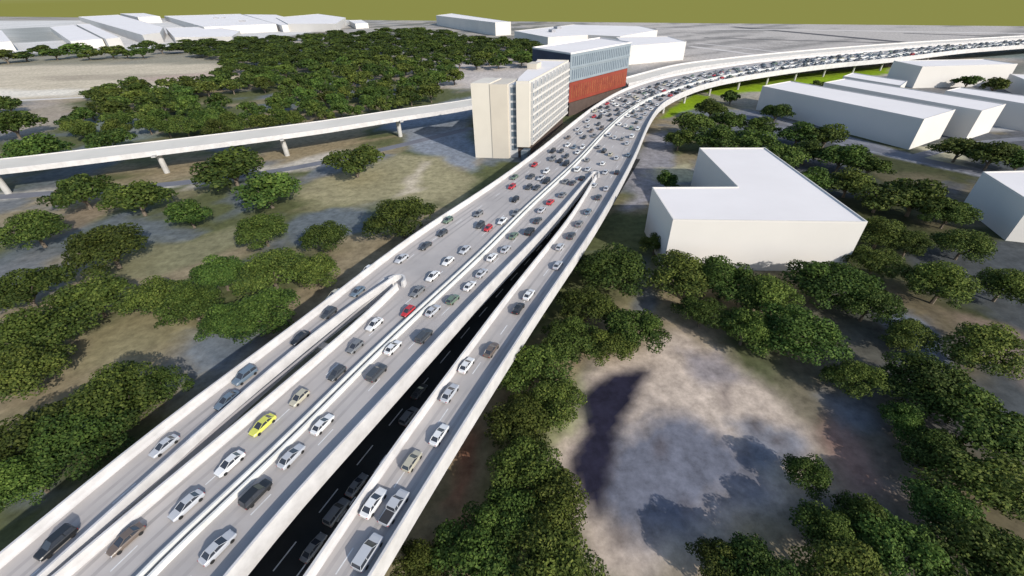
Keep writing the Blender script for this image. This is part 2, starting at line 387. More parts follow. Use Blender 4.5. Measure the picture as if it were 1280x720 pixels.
def barrier(line, side, parent, h=1.65, t=0.55, z=DZ, m='barrier', name='barrier', low=0.0):
    # side +1: stands outside the line to its right; -1 to its left
    pr = [(0, .004), (0, .25), (.16 * side, .7), (.2 * side, h), ((t) * side, h), ((t) * side, low)]
    v, f = sweep(line, pr if side > 0 else pr[::-1], z)
    return obj(name, v, f, m, parent)
for l, s in ((L_out, -1), (L_R, 1), (L_A, 1), (L_B, -1), (L_Br, 1), (L_C, -1)):
    barrier(l, s, hw, low=-1.9)
# rounded noses where the parapets of two decks meet
for la_, lb_ in ((L_A, L_B), (L_Br, L_C)):
    a_, b_ = la_[-1], lb_[-1]; d = ((la_[-1] - la_[-2]).normalized() + (lb_[-1] - lb_[-2]).normalized()).normalized(); nn = Vector((d.y, -d.x, 0))
    c_ = (a_ + b_) / 2; hw2 = max(abs((b_ - a_).dot(nn)) / 2, .7)
    ar_ = [c_ + nn * hw2 * math.cos(t) + d * hw2 * 1.3 * math.sin(t) for t in np.linspace(0, math.pi, 11)]
    ar_ = [a_ + Vector((0, 0, 0))] + ar_[::-1] + [b_] if (ar_[-1] - a_).length < (ar_[0] - a_).length else [a_] + ar_ + [b_]
    v, f = sweep(ar_[1:-1], [(-.55, .006), (-.45, 1.64), (.0, 1.64), (.2, .006)], DZ); obj('barrier_nose', v, f, 'barrier', hw)
# worn wheel tracks following the lanes, a little darker than the deck
tm = mat('tyre_darkened_concrete', (.385, .357, .34), .8, col2=(.295, .277, .265), scale=.12)
def track(line, off, i0=0, i1=None):
    l_ = line[i0:i1]; v, f = sweep(l_, [(off - .28, .004), (off + .28, .004)], DZ); f = [q_ for q_ in f if len(q_) == 4]
    k = len(l_) - 1; return obj('wheel_track', v, [(2 * i, 2 * i + 1, 2 * i + 3, 2 * i + 2) for i in range(k)], tm, hw)
for off in (1.9, 3.5, 5.9, 7.5): track(L_out, off if off < 5 else off - .4, 0, None)
for off in (-8.3, -6.5, -4.0, -2.2, 2.3, 4.0): track(L_med, off)
for off in (-1.6, -3.2, -5.4): track(L_R, off)

# median: two low walls with a dark strip laid in the slot
for off in (-.62, .62):
    v, f = sweep(L_med, [(off - .26, .004), (off - .17, .85), (off + .17, .85), (off + .26, .004)], DZ); obj('median_wall', v, f, 'median', hw)
v, f = sweep(L_med, [(-.36, .004), (-.36, .06), (.36, .06), (.36, .004)], DZ); obj('median_dark_strip', v, f, 'dark', hw)
# lane markings
def dashes(mb, line, off, z, ln=3.2, gap=8.5, wd=.17, s0=0, s1=1e9, start=0):
    acc = 0; pos = start; n = norms(line)
    for i in range(len(line) - 1):
        a, b = line[i], line[i + 1]; L = (b - a).length
        while pos < acc + L:
            t = (pos - acc) / L; p = a.lerp(b, t) + n[i] * off; d = (b - a).normalized()
            if s0 <= pos <= s1:
                mb.add([p - n[i] * wd / 2 + Vector((0, 0, z)), p + n[i] * wd / 2 + Vector((0, 0, z)), p + d * ln + n[i] * wd / 2 + Vector((0, 0, z)), p + d * ln - n[i] * wd / 2 + Vector((0, 0, z))], [(0, 1, 2, 3)])
            pos += ln + gap
        acc += L
mk = MB()
dashes(mk, L_out, 4.6, DZ + .006)
dashes(mk, L_med, -5.0, DZ + .006); dashes(mk, L_med, -8.7, DZ + .006, s0=190); dashes(mk, L_med, -12.4, DZ + .006, s0=230)
dashes(mk, L_med, 4.8, DZ + .006); dashes(mk, L_med, 8.5, DZ + .006, s0=230); dashes(mk, L_med, 12.2, DZ + .006, s0=260)
dashes(mk, L_R, -4.2, DZ + .006)
qs = sorted(range(0, len(mk.v), 4), key=lambda i: mk.v[i].x ** 2 + mk.v[i].y ** 2)
for i in qs[:100]: obj('lane_marking', mk.v[i:i + 4], [(0, 1, 2, 3)], 'paint', hw)
rest = MB()
for i in qs[100:]: rest.add(mk.v[i:i + 4], [(0, 1, 2, 3)])
rest.build('lane_markings', 'paint', hw)['kind'] = 'stuff'
def clen(line):
    s = [0]
    for a_, b_ in zip(line[:-1], line[1:]): s.append(s[-1] + (b_ - a_).length)
    return s
def along(line, s):
    cl = clen(line)
    for i in range(len(cl) - 1):
        if cl[i + 1] >= s:
            t = (s - cl[i]) / (cl[i + 1] - cl[i]); d = (line[i + 1] - line[i]).normalized(); return line[i].lerp(line[i + 1], t), d
    return line[-1], (line[-1] - line[-2]).normalized()
# expansion joints across the deck edge, columns below
def column(x, y, top, parent, rz, cap=8.0, d=1.6):
    mb = MB(); mb.prism([(x + d / 2 * math.cos(t), y + d / 2 * math.sin(t)) for t in np.linspace(0, 2 * math.pi, 13)[:-1]], -.2, top - 1.2)
    c, s = math.cos(rz), math.sin(rz)
    prof = [(-cap / 2, top - .55), (-1.0, top - 1.5), (1.0, top - 1.5), (cap / 2, top - .55), (cap / 2, top - .02), (-cap / 2, top - .02)]
    v = []
    for sgn in (-.8, .8):
        for a_, z_ in prof: v.append((x + c * a_ - s * sgn, y + s * a_ + c * sgn, z_))
    k = 6; mb.add(v, [tuple(range(k))[::-1], tuple(range(k, 2 * k))] + [(j, (j + 1) % k, (j + 1) % k + k, j + k) for j in range(k)])
    return mb.build('column', 'concrete', parent)
for L_, off, s0, s1, cap in ((L_R, -5.0, 40, 700, 9), (L_out, 4.6, 40, 700, 8)):
    s = s0
    while s < s1:
        p, d = along(L_, s); nn = Vector((d.y, -d.x, 0)); p = p + nn * off
        column(p.x, p.y, DZ - 1.7, hw, math.atan2(nn.y, nn.x), cap); s += 34

# lower road in the gap
gapl = [((a_[0] + b_[0]) / 2, (a_[1] + b_[1]) / 2) for a_, b_ in zip([(300,720),(370,632),(437,560),(509,480),(580,400),(673,303),(733,232)], [(385,720),(452,632),(497,560),(558,480),(616,400),(692,303),(742,232)])]
Lg = smoothline(extend([at(p[0], p[1], 0) for p in gapl], 70, 40), 5)
v, f = sweep(Lg, [(-13, .0), (-13, .02), (13, .02), (13, .0)], 0.0); lr = obj('road', v, f, 'asphalt'); struct(lr)
mk = MB()
for o_ in (-4.2, -.6, 3.0, 6.4): dashes(mk, Lg, o_, .03, ln=4.2, gap=4.6, wd=.2)
lm = mk.build('road_marking', 'paint_dim'); struct(lm)

# second empty ramp beyond the curve
ramp2 = [(785,107),(820,98),(850,89),(915,80),(984,72),(1060,65),(1135,59),(1210,54),(1280,49)]
up2 = [(780,99),(820,88),(850,81),(915,73),(984,66),(1060,59.5),(1135,54),(1210,49.5),(1280,45.5)]
L2a = smoothline([at(p[0], p[1] - 1.0, DZ) for p in ramp2] + [at(1420, 42, DZ)], 8); L2b = smoothline([at(p[0], p[1], DZ) for p in up2] + [at(1420, 38.5, DZ)], 8)
r2 = thing('highway_ramp', 'empty pale ramp running behind the red building along the far side of the highway', 'ramp')
mb = MB(); mb.prism([(p.x, p.y) for p in L2a] + [(p.x, p.y) for p in L2b[::-1]], DZ - 1.4, DZ); mb.build('deck', 'deck2', r2)
barrier(L2a, 1, r2, h=1.1, t=.6, low=-1.5); barrier(L2b, -1, r2, h=1.1, t=.6, low=-1.5)
for k in range(2, len(L2a) - 1, 5):
    p = (L2a[k] + L2b[min(k, len(L2b) - 1)]) / 2; d = (L2a[k + 1] - L2a[k]).normalized(); column(p.x, p.y, DZ - 1.4, r2, math.atan2(-d.x, d.y), 7, 1.4)

# left viaduct
VZ = 11.0
vf = [(-90,206),(0,200),(100,188),(240,172),(400,152),(500,137),(585,125)]
vn = [(-90,220.5),(0,213),(100,201),(240,184),(400,163),(500,147),(585,134)]
La = smoothline([at(p[0], p[1], VZ) for p in vf] + [at(690, 105, VZ)], 6); Lb = smoothline([at(p[0], p[1], VZ) for p in vn] + [at(690, 111, VZ)], 6)
vi = thing('viaduct', 'narrow bare cream viaduct on columns, from the left edge to the tall cream building', 'viaduct')
mb = MB(); mb.prism([(p.x, p.y) for p in La] + [(p.x, p.y) for p in Lb[::-1]], VZ - 1.2, VZ); mb.build('deck', 'deck2', vi)
v, f = sweep(Lb, [(-.0, .004), (.0, .5), (.35, .5), (.35, -1.7), (.02, -1.7), (.02, .004)], VZ); obj('parapet', v, f, 'barrier', vi)
v, f = sweep(La, [(-.3, -1.5), (-.3, .35), (0, .35), (0, .004), (-.02, -1.5)], VZ); obj('parapet', v, f, 'barrier', vi)
for px_, py_ in ((10, 246), (205, 226), (370, 204), (521, 180)):
    p = at(px_, py_, 0); j = min(range(len(Lb) - 1), key=lambda i: (Lb[i] - p).length); d = (Lb[j + 1] - Lb[j]).normalized()
    nn = Vector((d.y, -d.x, 0)); k = min(range(len(La)), key=lambda i: (La[i] - Lb[j]).length); wdt = (La[k] - Lb[j]).length
    pc = Lb[j] - nn * wdt * .25
    column(pc.x, pc.y, VZ - 1.2, vi, math.atan2(nn.y, nn.x), max(4, wdt * .8), 2.4)

# ------------------------------------------------------------------ buildings
def wall_rect(mb, p0, p1, s0, s1, z0, z1, off0, off1):
    """box on the outside (right of p0->p1 is outside if off>0)"""
    p0 = Vector((p0[0], p0[1], 0)); p1 = Vector((p1[0], p1[1], 0)); d = (p1 - p0).normalized(); n = Vector((d.y, -d.x, 0))
    a = p0 + d * s0; b_ = p0 + d * s1
    pl = [a + n * off0, b_ + n * off0, b_ + n * off1, a + n * off1]
    mb.prism([(p.x, p.y) for p in pl], z0, z1)
def block(name, label, pts, z, walls='white', roof='roofw', parapet=.35, world=False, cat='building', extras=()):
    P = [Vector((p[0], p[1], 0)) if world else at(p[0], p[1], z) for p in pts]
    P = [(p[0], p[1]) for p in P]
    ar = sum(P[i][0] * P[(i + 1) % len(P)][1] - P[(i + 1) % len(P)][0] * P[i][1] for i in range(len(P)))
    if ar < 0: P = P[::-1]
    cx = sum(p[0] for p in P) / len(P); cy = sum(p[1] for p in P) / len(P)
    t = thing(name, label, cat, (cx, cy, 0)); L = [(p[0] - cx, p[1] - cy) for p in P]
    mb = MB(); mb.prism(L, -.3, z); mb.build('wall', walls, t)
    mb = MB(); mb.prism(L, z + .003, z + .10); rf = mb.build('roof', roof, t)
    mb = MB()
    for i in range(len(L)):
        a, b_ = Vector((*L[i], 0)), Vector((*L[(i + 1) % len(L)], 0)); ln = (b_ - a).length
        wall_rect(mb, a, b_, .0, ln - .27, z + .103, z + .10 + parapet, -.27, 0.02)
    mb.build('parapet', walls, rf)
    for (fx, fy, sx, sy, sz) in extras:
        a, b_, d_ = Vector((*L[0], 0)), Vector((*L[1], 0)), Vector((*L[-1], 0))
        p = a + (b_ - a) * fx + (d_ - a) * fy; ang = math.atan2((b_ - a).y, (b_ - a).x)
        mb = MB(); mb.box(p.x, p.y, z + .104 + sz / 2, sx, sy, sz, ang); mb.box(p.x, p.y, z + .107 + sz, sx * .7, sy * .7, .3, ang); mb.build('rooftop_unit', 'rooftop_unit', rf)
    return t, L
block('office_block', 'large plain white L-shaped block among trees right of the highway', [(815,235.5),(922,235),(874,186),(956,186),(1084,279),(841,276)], 15)
block('warehouse', 'long white warehouse nearest of the three, with a tree before its grey wall', [(953,108.4),(988,102),(1194,138),(1154.7,150)], 13.5)
block('warehouse', 'middle long white warehouse directly behind the nearest one', [(1030,104),(1056,99),(1257,131),(1227,139.5)], 13.5)
block('warehouse', 'short narrow white warehouse beside the lime grass strip', [(1054,96),(1066,91.5),(1134,102),(1126,108)], 11)
block('warehouse', 'farthest long white warehouse at the right edge of the photo', [(1182,114),(1200,110),(1300,123),(1300,134)], 12)
block('warehouse', 'wide white building close under the far highway curve with a grey left wall', [(1117,76.5),(1153,84),(1272,80.5),(1230,74.5)], 14)
block('warehouse', 'grey walled white shed cut off by the right edge of the photo', [(1228,216),(1310,214),(1400,265),(1290,255)], 12)
block('warehouse', 'pale low block behind the two small trees at the right edge', [(1262,93),(1330,96),(1370,106),(1290,104)], 9)
# far left complex
block('factory', 'long white factory with a grey side wall at the far upper left', [(98,21),(148,18.5),(204,34),(200,41),(178,44)], 16)
block('factory', 'broad white factory behind the wood, with three grey units on its roof', [(205,20),(300,17.5),(345,30),(255,34)], 15, extras=[(.8, .2, 16, 6, 3), (.7, .5, 14, 6, 3), (.85, .5, 10, 6, 3)])
block('factory', 'white factory front part before the broad factory, touching the wood', [(207,35),(262,33.5),(300,39),(290,46),(218,47)], 12)
block('factory', 'white factory with a sloping end right of the broad factory', [(304,18),(345,18.5),(385,29),(352,32)], 13)
block('factory', 'upper flat white factory roof left of the broad factory', [(150,17),(180,16.5),(200,20.5),(172,21.5)], 19)
block('factory', 'low white hall left of the long factory with a grey side wall', [(62,34),(92,31),(128,49),(88,52)], 12)
block('factory', 'narrow white block between the low hall and the long factory', [(95,30.5),(112,30),(150,47),(132,49)], 14)
block('factory', 'white block cut off by the left edge of the photo', [(-60,38),(2,38),(14,52),(-50,57)], 14)
block('factory', 'distant white hall beyond the left end of the wood', [(345,22),(398,17.5),(432,22),(420,30),(360,30)], 15)
block('factory', 'small far white shed at the end of the tree line', [(436,26),(452,25),(460,29),(444,30)], 10)
# behind the red building
block('office_block', 'long grey fronted white block alone on the far edge above the trees', [(545,19.5),(565,17),(638.5,27.5),(619,28.5)], 20)
block('office_block', 'white block with courtyard behind the red and grey building', [(643,39),(685,47),(735,44),(775,46),(822,38),(800,33),(718,31)], 16,
      extras=[(.25, .55, 14, 7, 3), (.55, .3, 12, 6, 3)])
block('office_block', 'pale windowless block right of the red building near the empty ramp', [(784,58),(858,52.5),(835,46),(770,47)], 17)
mb = MB()

def facade(parent, p0, p1, z0, z1, rows, cols, name, m, fill=(.62, .6), off=.05, s_in=1.2, depth_=.08, label=None):
    p0 = Vector((p0[0], p0[1], 0)); p1 = Vector((p1[0], p1[1], 0)); ln = (p1 - p0).length - 2 * s_in
    out_ = []
    for r in range(rows):
        for c in range(cols):
            cw = ln / cols; ch = (z1 - z0) / rows
            a = s_in + c * cw + cw * (1 - fill[0]) / 2; zz = z0 + r * ch + ch * (1 - fill[1]) / 2
            mb = MB(); wall_rect(mb, p0, p1, a, a + cw * fill[0], zz, zz + ch * fill[1], off - depth_, off)
            out_.append(mb.build(name, m, parent))
    return out_
# tall cream building
TZ = 33.0
fl, fr, brr, bl = at(588,104,TZ), at(661.5,104,TZ), at(711,77,TZ), at(671,76,TZ)
f1, f2 = at(634,104,TZ), at(645,104,TZ); s1_ = at(618,98,TZ)
base = fr.copy(); base.z = 0
tw = thing('tall_building', 'tall cream ten storey slab with balconies on its long side, tight against the highway', 'building', (base.x, base.y, 0))
rl = lambda p: Vector((p.x - base.x, p.y - base.y, 0))
FL, FR, BR, BL, F1, F2 = map(rl, (fl, fr, brr, bl, f1, f2)); U = (BR - FR).normalized()
B1 = FL + U * 15; B2 = F1 + U * 15
mb = MB(); mb.prism([(p.x, p.y) for p in (FL, FL.lerp(F1, .52), FL.lerp(F1, .52) + U * 14, B1)], -.3, TZ); mb.build('stair_slab', 'cream', tw)
aa = FL.lerp(F1, .525) - U * .3; mb = MB(); mb.prism([(p.x, p.y) for p in (aa, F1 - U * .3, F1 + U * 15, FL.lerp(F1, .525) + U * 15)], -.3, TZ - .4); mb.build('stair_slab', 'cream2', tw)
mb = MB(); mb.prism([(p.x, p.y) for p in (F1 + U * 1.6, F2 + U * 1.6, F2 + U * 16, F1 + U * 16)], -.3, TZ - .8); rc = mb.build('recess', 'facade', tw)
mb = MB(); mb.prism([(p.x, p.y) for p in (F2, FR, BR, BL, F1 + U * 15.2)], 5.5, TZ); wl_ = mb.build('wall', 'facade', tw); mb = MB(); wall_rect(mb, F2, FR, 0, (FR - F2).length + .05, 5.5, TZ - .05, .01, .12); wall_rect(mb, FR, BR, -.1, 1.7, 5.5, TZ - .05, .01, .12); mb.build('end_cladding', 'cream', tw)
mb = MB(); mb.prism([(p.x, p.y) for p in (F2 + U * 1.5, FR + U * 1.5 + (F2 - FR).normalized() * 1.5, BR - U * 1.5 + (BL - BR).normalized() * 1.5, BL)], -.3, 5.49); mb.build('podium', 'plinth', tw)  # dark brown paints in the shade of the recess below the facade
mb = MB(); mb.prism([(p.x, p.y) for p in (F2, FR, BR, BL, F1 + U * 15.2)], TZ + .003, TZ + .12); rf = mb.build('roof', 'roofw', tw)
mb = MB()
for a_, b_ in ((F2, FR), (FR, BR), (BR, BL)): wall_rect(mb, a_, b_, 0, (b_ - a_).length - .4, TZ + .13, TZ + .8, -.4, .02)
mb.build('parapet', 'cream', rf)
mb = MB(); pc = FR.lerp(BL, .6); ang = math.atan2(U.y, U.x); mb.box(pc.x, pc.y, TZ + 1.4, 8, 5, 2.4, ang); mb.build('rooftop_unit', 'cream2', rf)
facade(tw, F1 + U * 1.6, F2 + U * 1.6, 3, TZ - 1.5, 9, 1, 'window', 'glass', fill=(.7, .72), s_in=.25, off=.06)
# long balcony side
ln = (BR - FR).length; fh = (TZ - 7.0) / 8
for k in range(8):
    z0 = 6.0 + k * fh
    mb = MB(); wall_rect(mb, FR, BR, 2.0, ln - .6, z0, z0 + .30, .02, 1.1); wall_rect(mb, FR, BR, 2.0, ln - .6, z0 + .303, z0 + 1.05, 1.0, 1.1); bal = mb.build('balcony', 'white', tw)
facade(tw, FR, BR, 6.5, TZ - .5, 8, 11, 'window', 'glass', fill=(.66, .6), s_in=2.2, off=.06)
mb = MB()
for k in range(12):
    s = 2.2 + (ln - 4.4) * k / 11; wall_rect(mb, FR, BR, s - .13, s + .13, 6.0, TZ, .03, 1.12)
mb.build('fin', 'facade', tw)
mb = MB(); mb.box(FR.x - 1.8 * U.x - 1, FR.y - 1.2, 2.4, 5, 3, 4.8, ang); mb.build('entrance_box', 'glass', tw)

# red and blue grey building
RZ = 35.0
c0, c1, c2, c3 = at(665.6,60.5,RZ), at(713.5,68,RZ), at(789,54,RZ), at(750,48,RZ)
base = c1.copy(); rb = thing('office_building', 'building with red lower and blue grey upper floors beside the highway bend', 'building', (base.x, base.y, 0))
K0, K1, K2, K3 = [Vector((p.x - base.x, p.y - base.y, 0)) for p in (c0, c1, c2, c3)]
ZR = 20.0
ins = lambda P, d: [p + (sum(P, Vector()) / len(P) - p).normalized() * d for p in P]
Q = [K0, K1, K2, K3]; Qi = ins(Q, 3.0); Qm = ins(Q, .5)
mb = MB(); mb.prism([(p.x, p.y) for p in Qi], -.3, 8.5); mb.build('plinth', 'plinth', rb)
mb = MB(); mb.prism([(p.x, p.y) for p in Qm], 8.51, ZR); rw = mb.build('lower_wall', 'red', rb)
mb = MB(); mb.prism([(p.x, p.y) for p in Q], ZR + .01, RZ); uw = mb.build('upper_wall', 'steel', rb)
mb = MB(); mb.prism([(p.x, p.y) for p in Q], RZ + .003, RZ + .15); rf = mb.build('roof', 'roofw', rb)
mb = MB()
for a_, b_ in ((K0, K1), (K1, K2), (K2, K3), (K3, K0)): wall_rect(mb, a_, b_, 0, (b_ - a_).length - .3, RZ + .16, RZ + .8, -.35, .02)
mb.build('parapet', 'roofw', rf)
mb = MB(); wall_rect(mb, K0, K1, 0.2, (K1 - K0).length - .4, 8.0, RZ - .3, -.5, .12); mb.build('side_cladding', 'navy', rb)
facade(rb, K1, K2, 28.0, RZ - .8, 1, 30, 'window', 'glass', fill=(.5, .82), s_in=1.5, off=.07)
facade(rb, K1, K2, ZR + .8, 27.2, 1, 30, 'window', 'glass', fill=(.5, .82), s_in=1.5, off=.07)
facade(rb, Qm[1], Qm[2], 9.5, ZR - 1.2, 1, 26, 'window', 'orange', fill=(.34, .8), s_in=1.5, off=.07)
mb = MB(); wall_rect(mb, K1, K2, 0, (K2 - K1).length, 27.3, 27.9, .01, .35); wall_rect(mb, K1, K2, 0, (K2 - K1).length, ZR + .1, ZR + .5, .01, .35); mb.build('ledge', 'steel', rb)

# ------------------------------------------------------------------ trees
def crown_mesh(seed, nclump, nleaf, leaf, flat=0.62):
    r = np.random.default_rng(seed)
    # unit crown: radius 1 in x/y, height flat; centre at origin
    ang = r.uniform(0, 2 * np.pi, nclump); rad = np.sqrt(r.uniform(0, 1, nclump)) * r.uniform(.62, .95, nclump)
    cz = (1 - rad ** 2 / .85) * flat * r.uniform(.0, 1.0, nclump) - .30 * flat
    cs = r.uniform(.15, .40, nclump) * (1.12 - .55 * rad); sq = r.uniform(.75, 1.25)
    cen = np.stack([rad * np.cos(ang) * sq, rad * np.sin(ang) / sq, cz], 1)
    which = r.choice(nclump, nleaf, p=cs ** 2 / (cs ** 2).sum())
    d = r.normal(size=(nleaf, 3)); d[:, 2] = np.where(d[:, 2] < -.75, -d[:, 2], d[:, 2]); d /= np.linalg.norm(d, axis=1)[:, None]
    rr = cs[which] * (1.12 - .5 * r.random(nleaf) ** 1.7)
    p = cen[which] + d * rr[:, None] * np.array((1, 1, .85))
    nrm = d + r.normal(size=(nleaf, 3)) * .55; nrm /= np.linalg.norm(nrm, axis=1)[:, None]
    t = np.cross(nrm, r.normal(size=(nleaf, 3))); t /= np.linalg.norm(t, axis=1)[:, None]; u = np.cross(nrm, t)
    s = leaf * r.uniform(.6, 1.4, nleaf)[:, None]
    V = np.stack([p - t * s - u * s * .6, p + t * s * .8 - u * s * .7, p + t * s + u * s * .6, p - t * s * .7 + u * s * .8], 1)
    dark = r.uniform(0, 1, nclump)
    g = np.array((.024, .046, .011)) + dark[which][:, None] * np.array((.038, .050, .008)) + r.uniform(0, 1, (nleaf, 1)) ** 3 * np.array((.085, .088, .02)) + np.clip(p[:, 2:3] / flat, 0, 1) * np.array((.020, .022, .0))  # last term paints a sunlit tone towards the crown top
    me = bpy.data.meshes.new('crown'); me.vertices.add(nleaf * 4); me.vertices.foreach_set('co', V.ravel())
    me.loops.add(nleaf * 4); me.loops.foreach_set('vertex_index', np.arange(nleaf * 4, dtype=np.int32))
    me.polygons.add(nleaf); me.polygons.foreach_set('loop_start', np.arange(0, nleaf * 4, 4, dtype=np.int32))
    me.update(); ca = me.color_attributes.new('leaf', 'FLOAT_COLOR', 'POINT')
    cc = np.ones((nleaf, 4, 4)); cc[:, :, :3] = g[:, None, :]; ca.data.foreach_set('color', cc.ravel())
    me.materials.append(M['leaf']); return me
def trunk_mesh(seed):
    r = random.Random(seed); mb = MB()
    mb.tube([(0, 0, -.05), (.01, .0, .18), (.02, .01, .36)], [.055, .042, .034], 7)
    for k in range(5):
        a = 2 * math.pi * k / 5 + r.uniform(-.4, .4); l = r.uniform(.35, .6)
        mb.tube([(.01, 0, .14 + .04 * k), (l * .5 * math.cos(a), l * .5 * math.sin(a), .42), (l * math.cos(a), l * math.sin(a), .66)], [.028, .018, .007], 5)
    me = bpy.data.meshes.new('trunk'); me.from_pydata([tuple(v) for v in mb.v], [], mb.f); me.update(); me.materials.append(M['bark']); return me
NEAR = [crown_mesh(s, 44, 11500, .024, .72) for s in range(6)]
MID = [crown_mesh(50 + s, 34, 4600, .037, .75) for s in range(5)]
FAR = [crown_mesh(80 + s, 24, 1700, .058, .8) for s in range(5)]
TR = [trunk_mesh(s) for s in range(4)]
ntree = 0
def tree(x, y, wid, label, group, hgt=None):
    global ntree
    h = hgt or (wid * .5 + 3.0); k = ntree; ntree += 1
    p = Vector((x, y, h * .6)); d = depth(p)
    t = thing('tree', label, 'tree', (x, y, 0), group); t.rotation_euler = (0, 0, random.uniform(0, 6.28))
    lib = NEAR if d < 140 else MID if d < 260 else FAR
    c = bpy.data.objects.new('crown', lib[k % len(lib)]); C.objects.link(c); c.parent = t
    c.location = (0, 0, h * .55); c.scale = (wid / 2 * random.uniform(.9, 1.12), wid / 2 * random.uniform(.88, 1.1), h * .60)
    q_ = bpy.data.objects.new('trunk', TR[k % 4]); C.objects.link(q_); q_.parent = t; q_.scale = (wid * .5, wid * .5, h)
    return t
def ptree(px, py, wpx, label, group, hf=1.0):
    # crown centre and width as seen
    z = 5.0
    for _ in range(3):
        p = at(px, py, z); w_ = wpx * 1.1 * depth(p) / FPX; h = (w_ * .42 + 3.2) * hf; z = h * .68
    return tree(p.x, p.y, w_, label, group, h)
GL = 'trees between the left viaduct and the highway'
for a_ in [
 (35,280,80,'dark round tree at the left edge just below the viaduct'),
 (128,302,96,'dark isolated oval tree left of the two pale trunks'),
 (165,240,80,'tree touching the viaduct, left of the second column'),
 (95,232,80,'wide low bright green tree under the viaduct at left'),
 (232,262,56,'small dark tree right of the viaduct side tree'),
 (285,203,84,'bright tree under the viaduct between its second and third columns'),
 (330,230,80,'tree below the third viaduct column'),
 (325,282,66,'small dark rounded tree in the middle of the left field'),
 (440,192,78,'tree standing tight under the viaduct right of the third column'),
 (405,290,60,'small dark tree beside the pale sand patch'),
 (500,266,84,'lone dark tree against the highway barrier near the tall building'),
 (272,335,76,'light green tree above the blue grey ground, left of the road'),
 (335,332,84,'broad tree next to the highway, above the dark trees'),
 (392,332,64,'dark tree close to the highway barrier'),
 (235,375,80,'bright tree in the centre of the left group'),
 (190,365,70,'tree on the left of the bright central one'),
 (330,385,84,'dark tree leaning over the highway shadow'),
 (285,395,70,'bright tree at the edge of the blue grey patch'),
 (20,355,90,'dark tree at the left edge level with the isolated oval tree'),
 (110,365,90,'tree between the left edge and the central group'),
 (45,410,110,'large tree on the left edge above the pale dirt'),
 (20,460,100,'large tree on the left edge beside the pale dirt'),
 (140,492,110,'large bright tree nearest the ramp, at the top of the lower clump'),
 (90,540,120,'biggest tree of the lower left clump'),
 (30,545,110,'tree at the left edge of the lower left clump'),
 (185,480,70,'small tree at the right end of the lower left clump'),
 (30,590,90,'lowest tree of the lower left clump'),
 (40,180,74,'wide low tree just above the viaduct at the left edge'),
 (130,168,60,'small tree above the viaduct, second from the left edge'),
]: ptree(*a_[:3], a_[3], GL)
GR = 'trees on the right side of the highway'
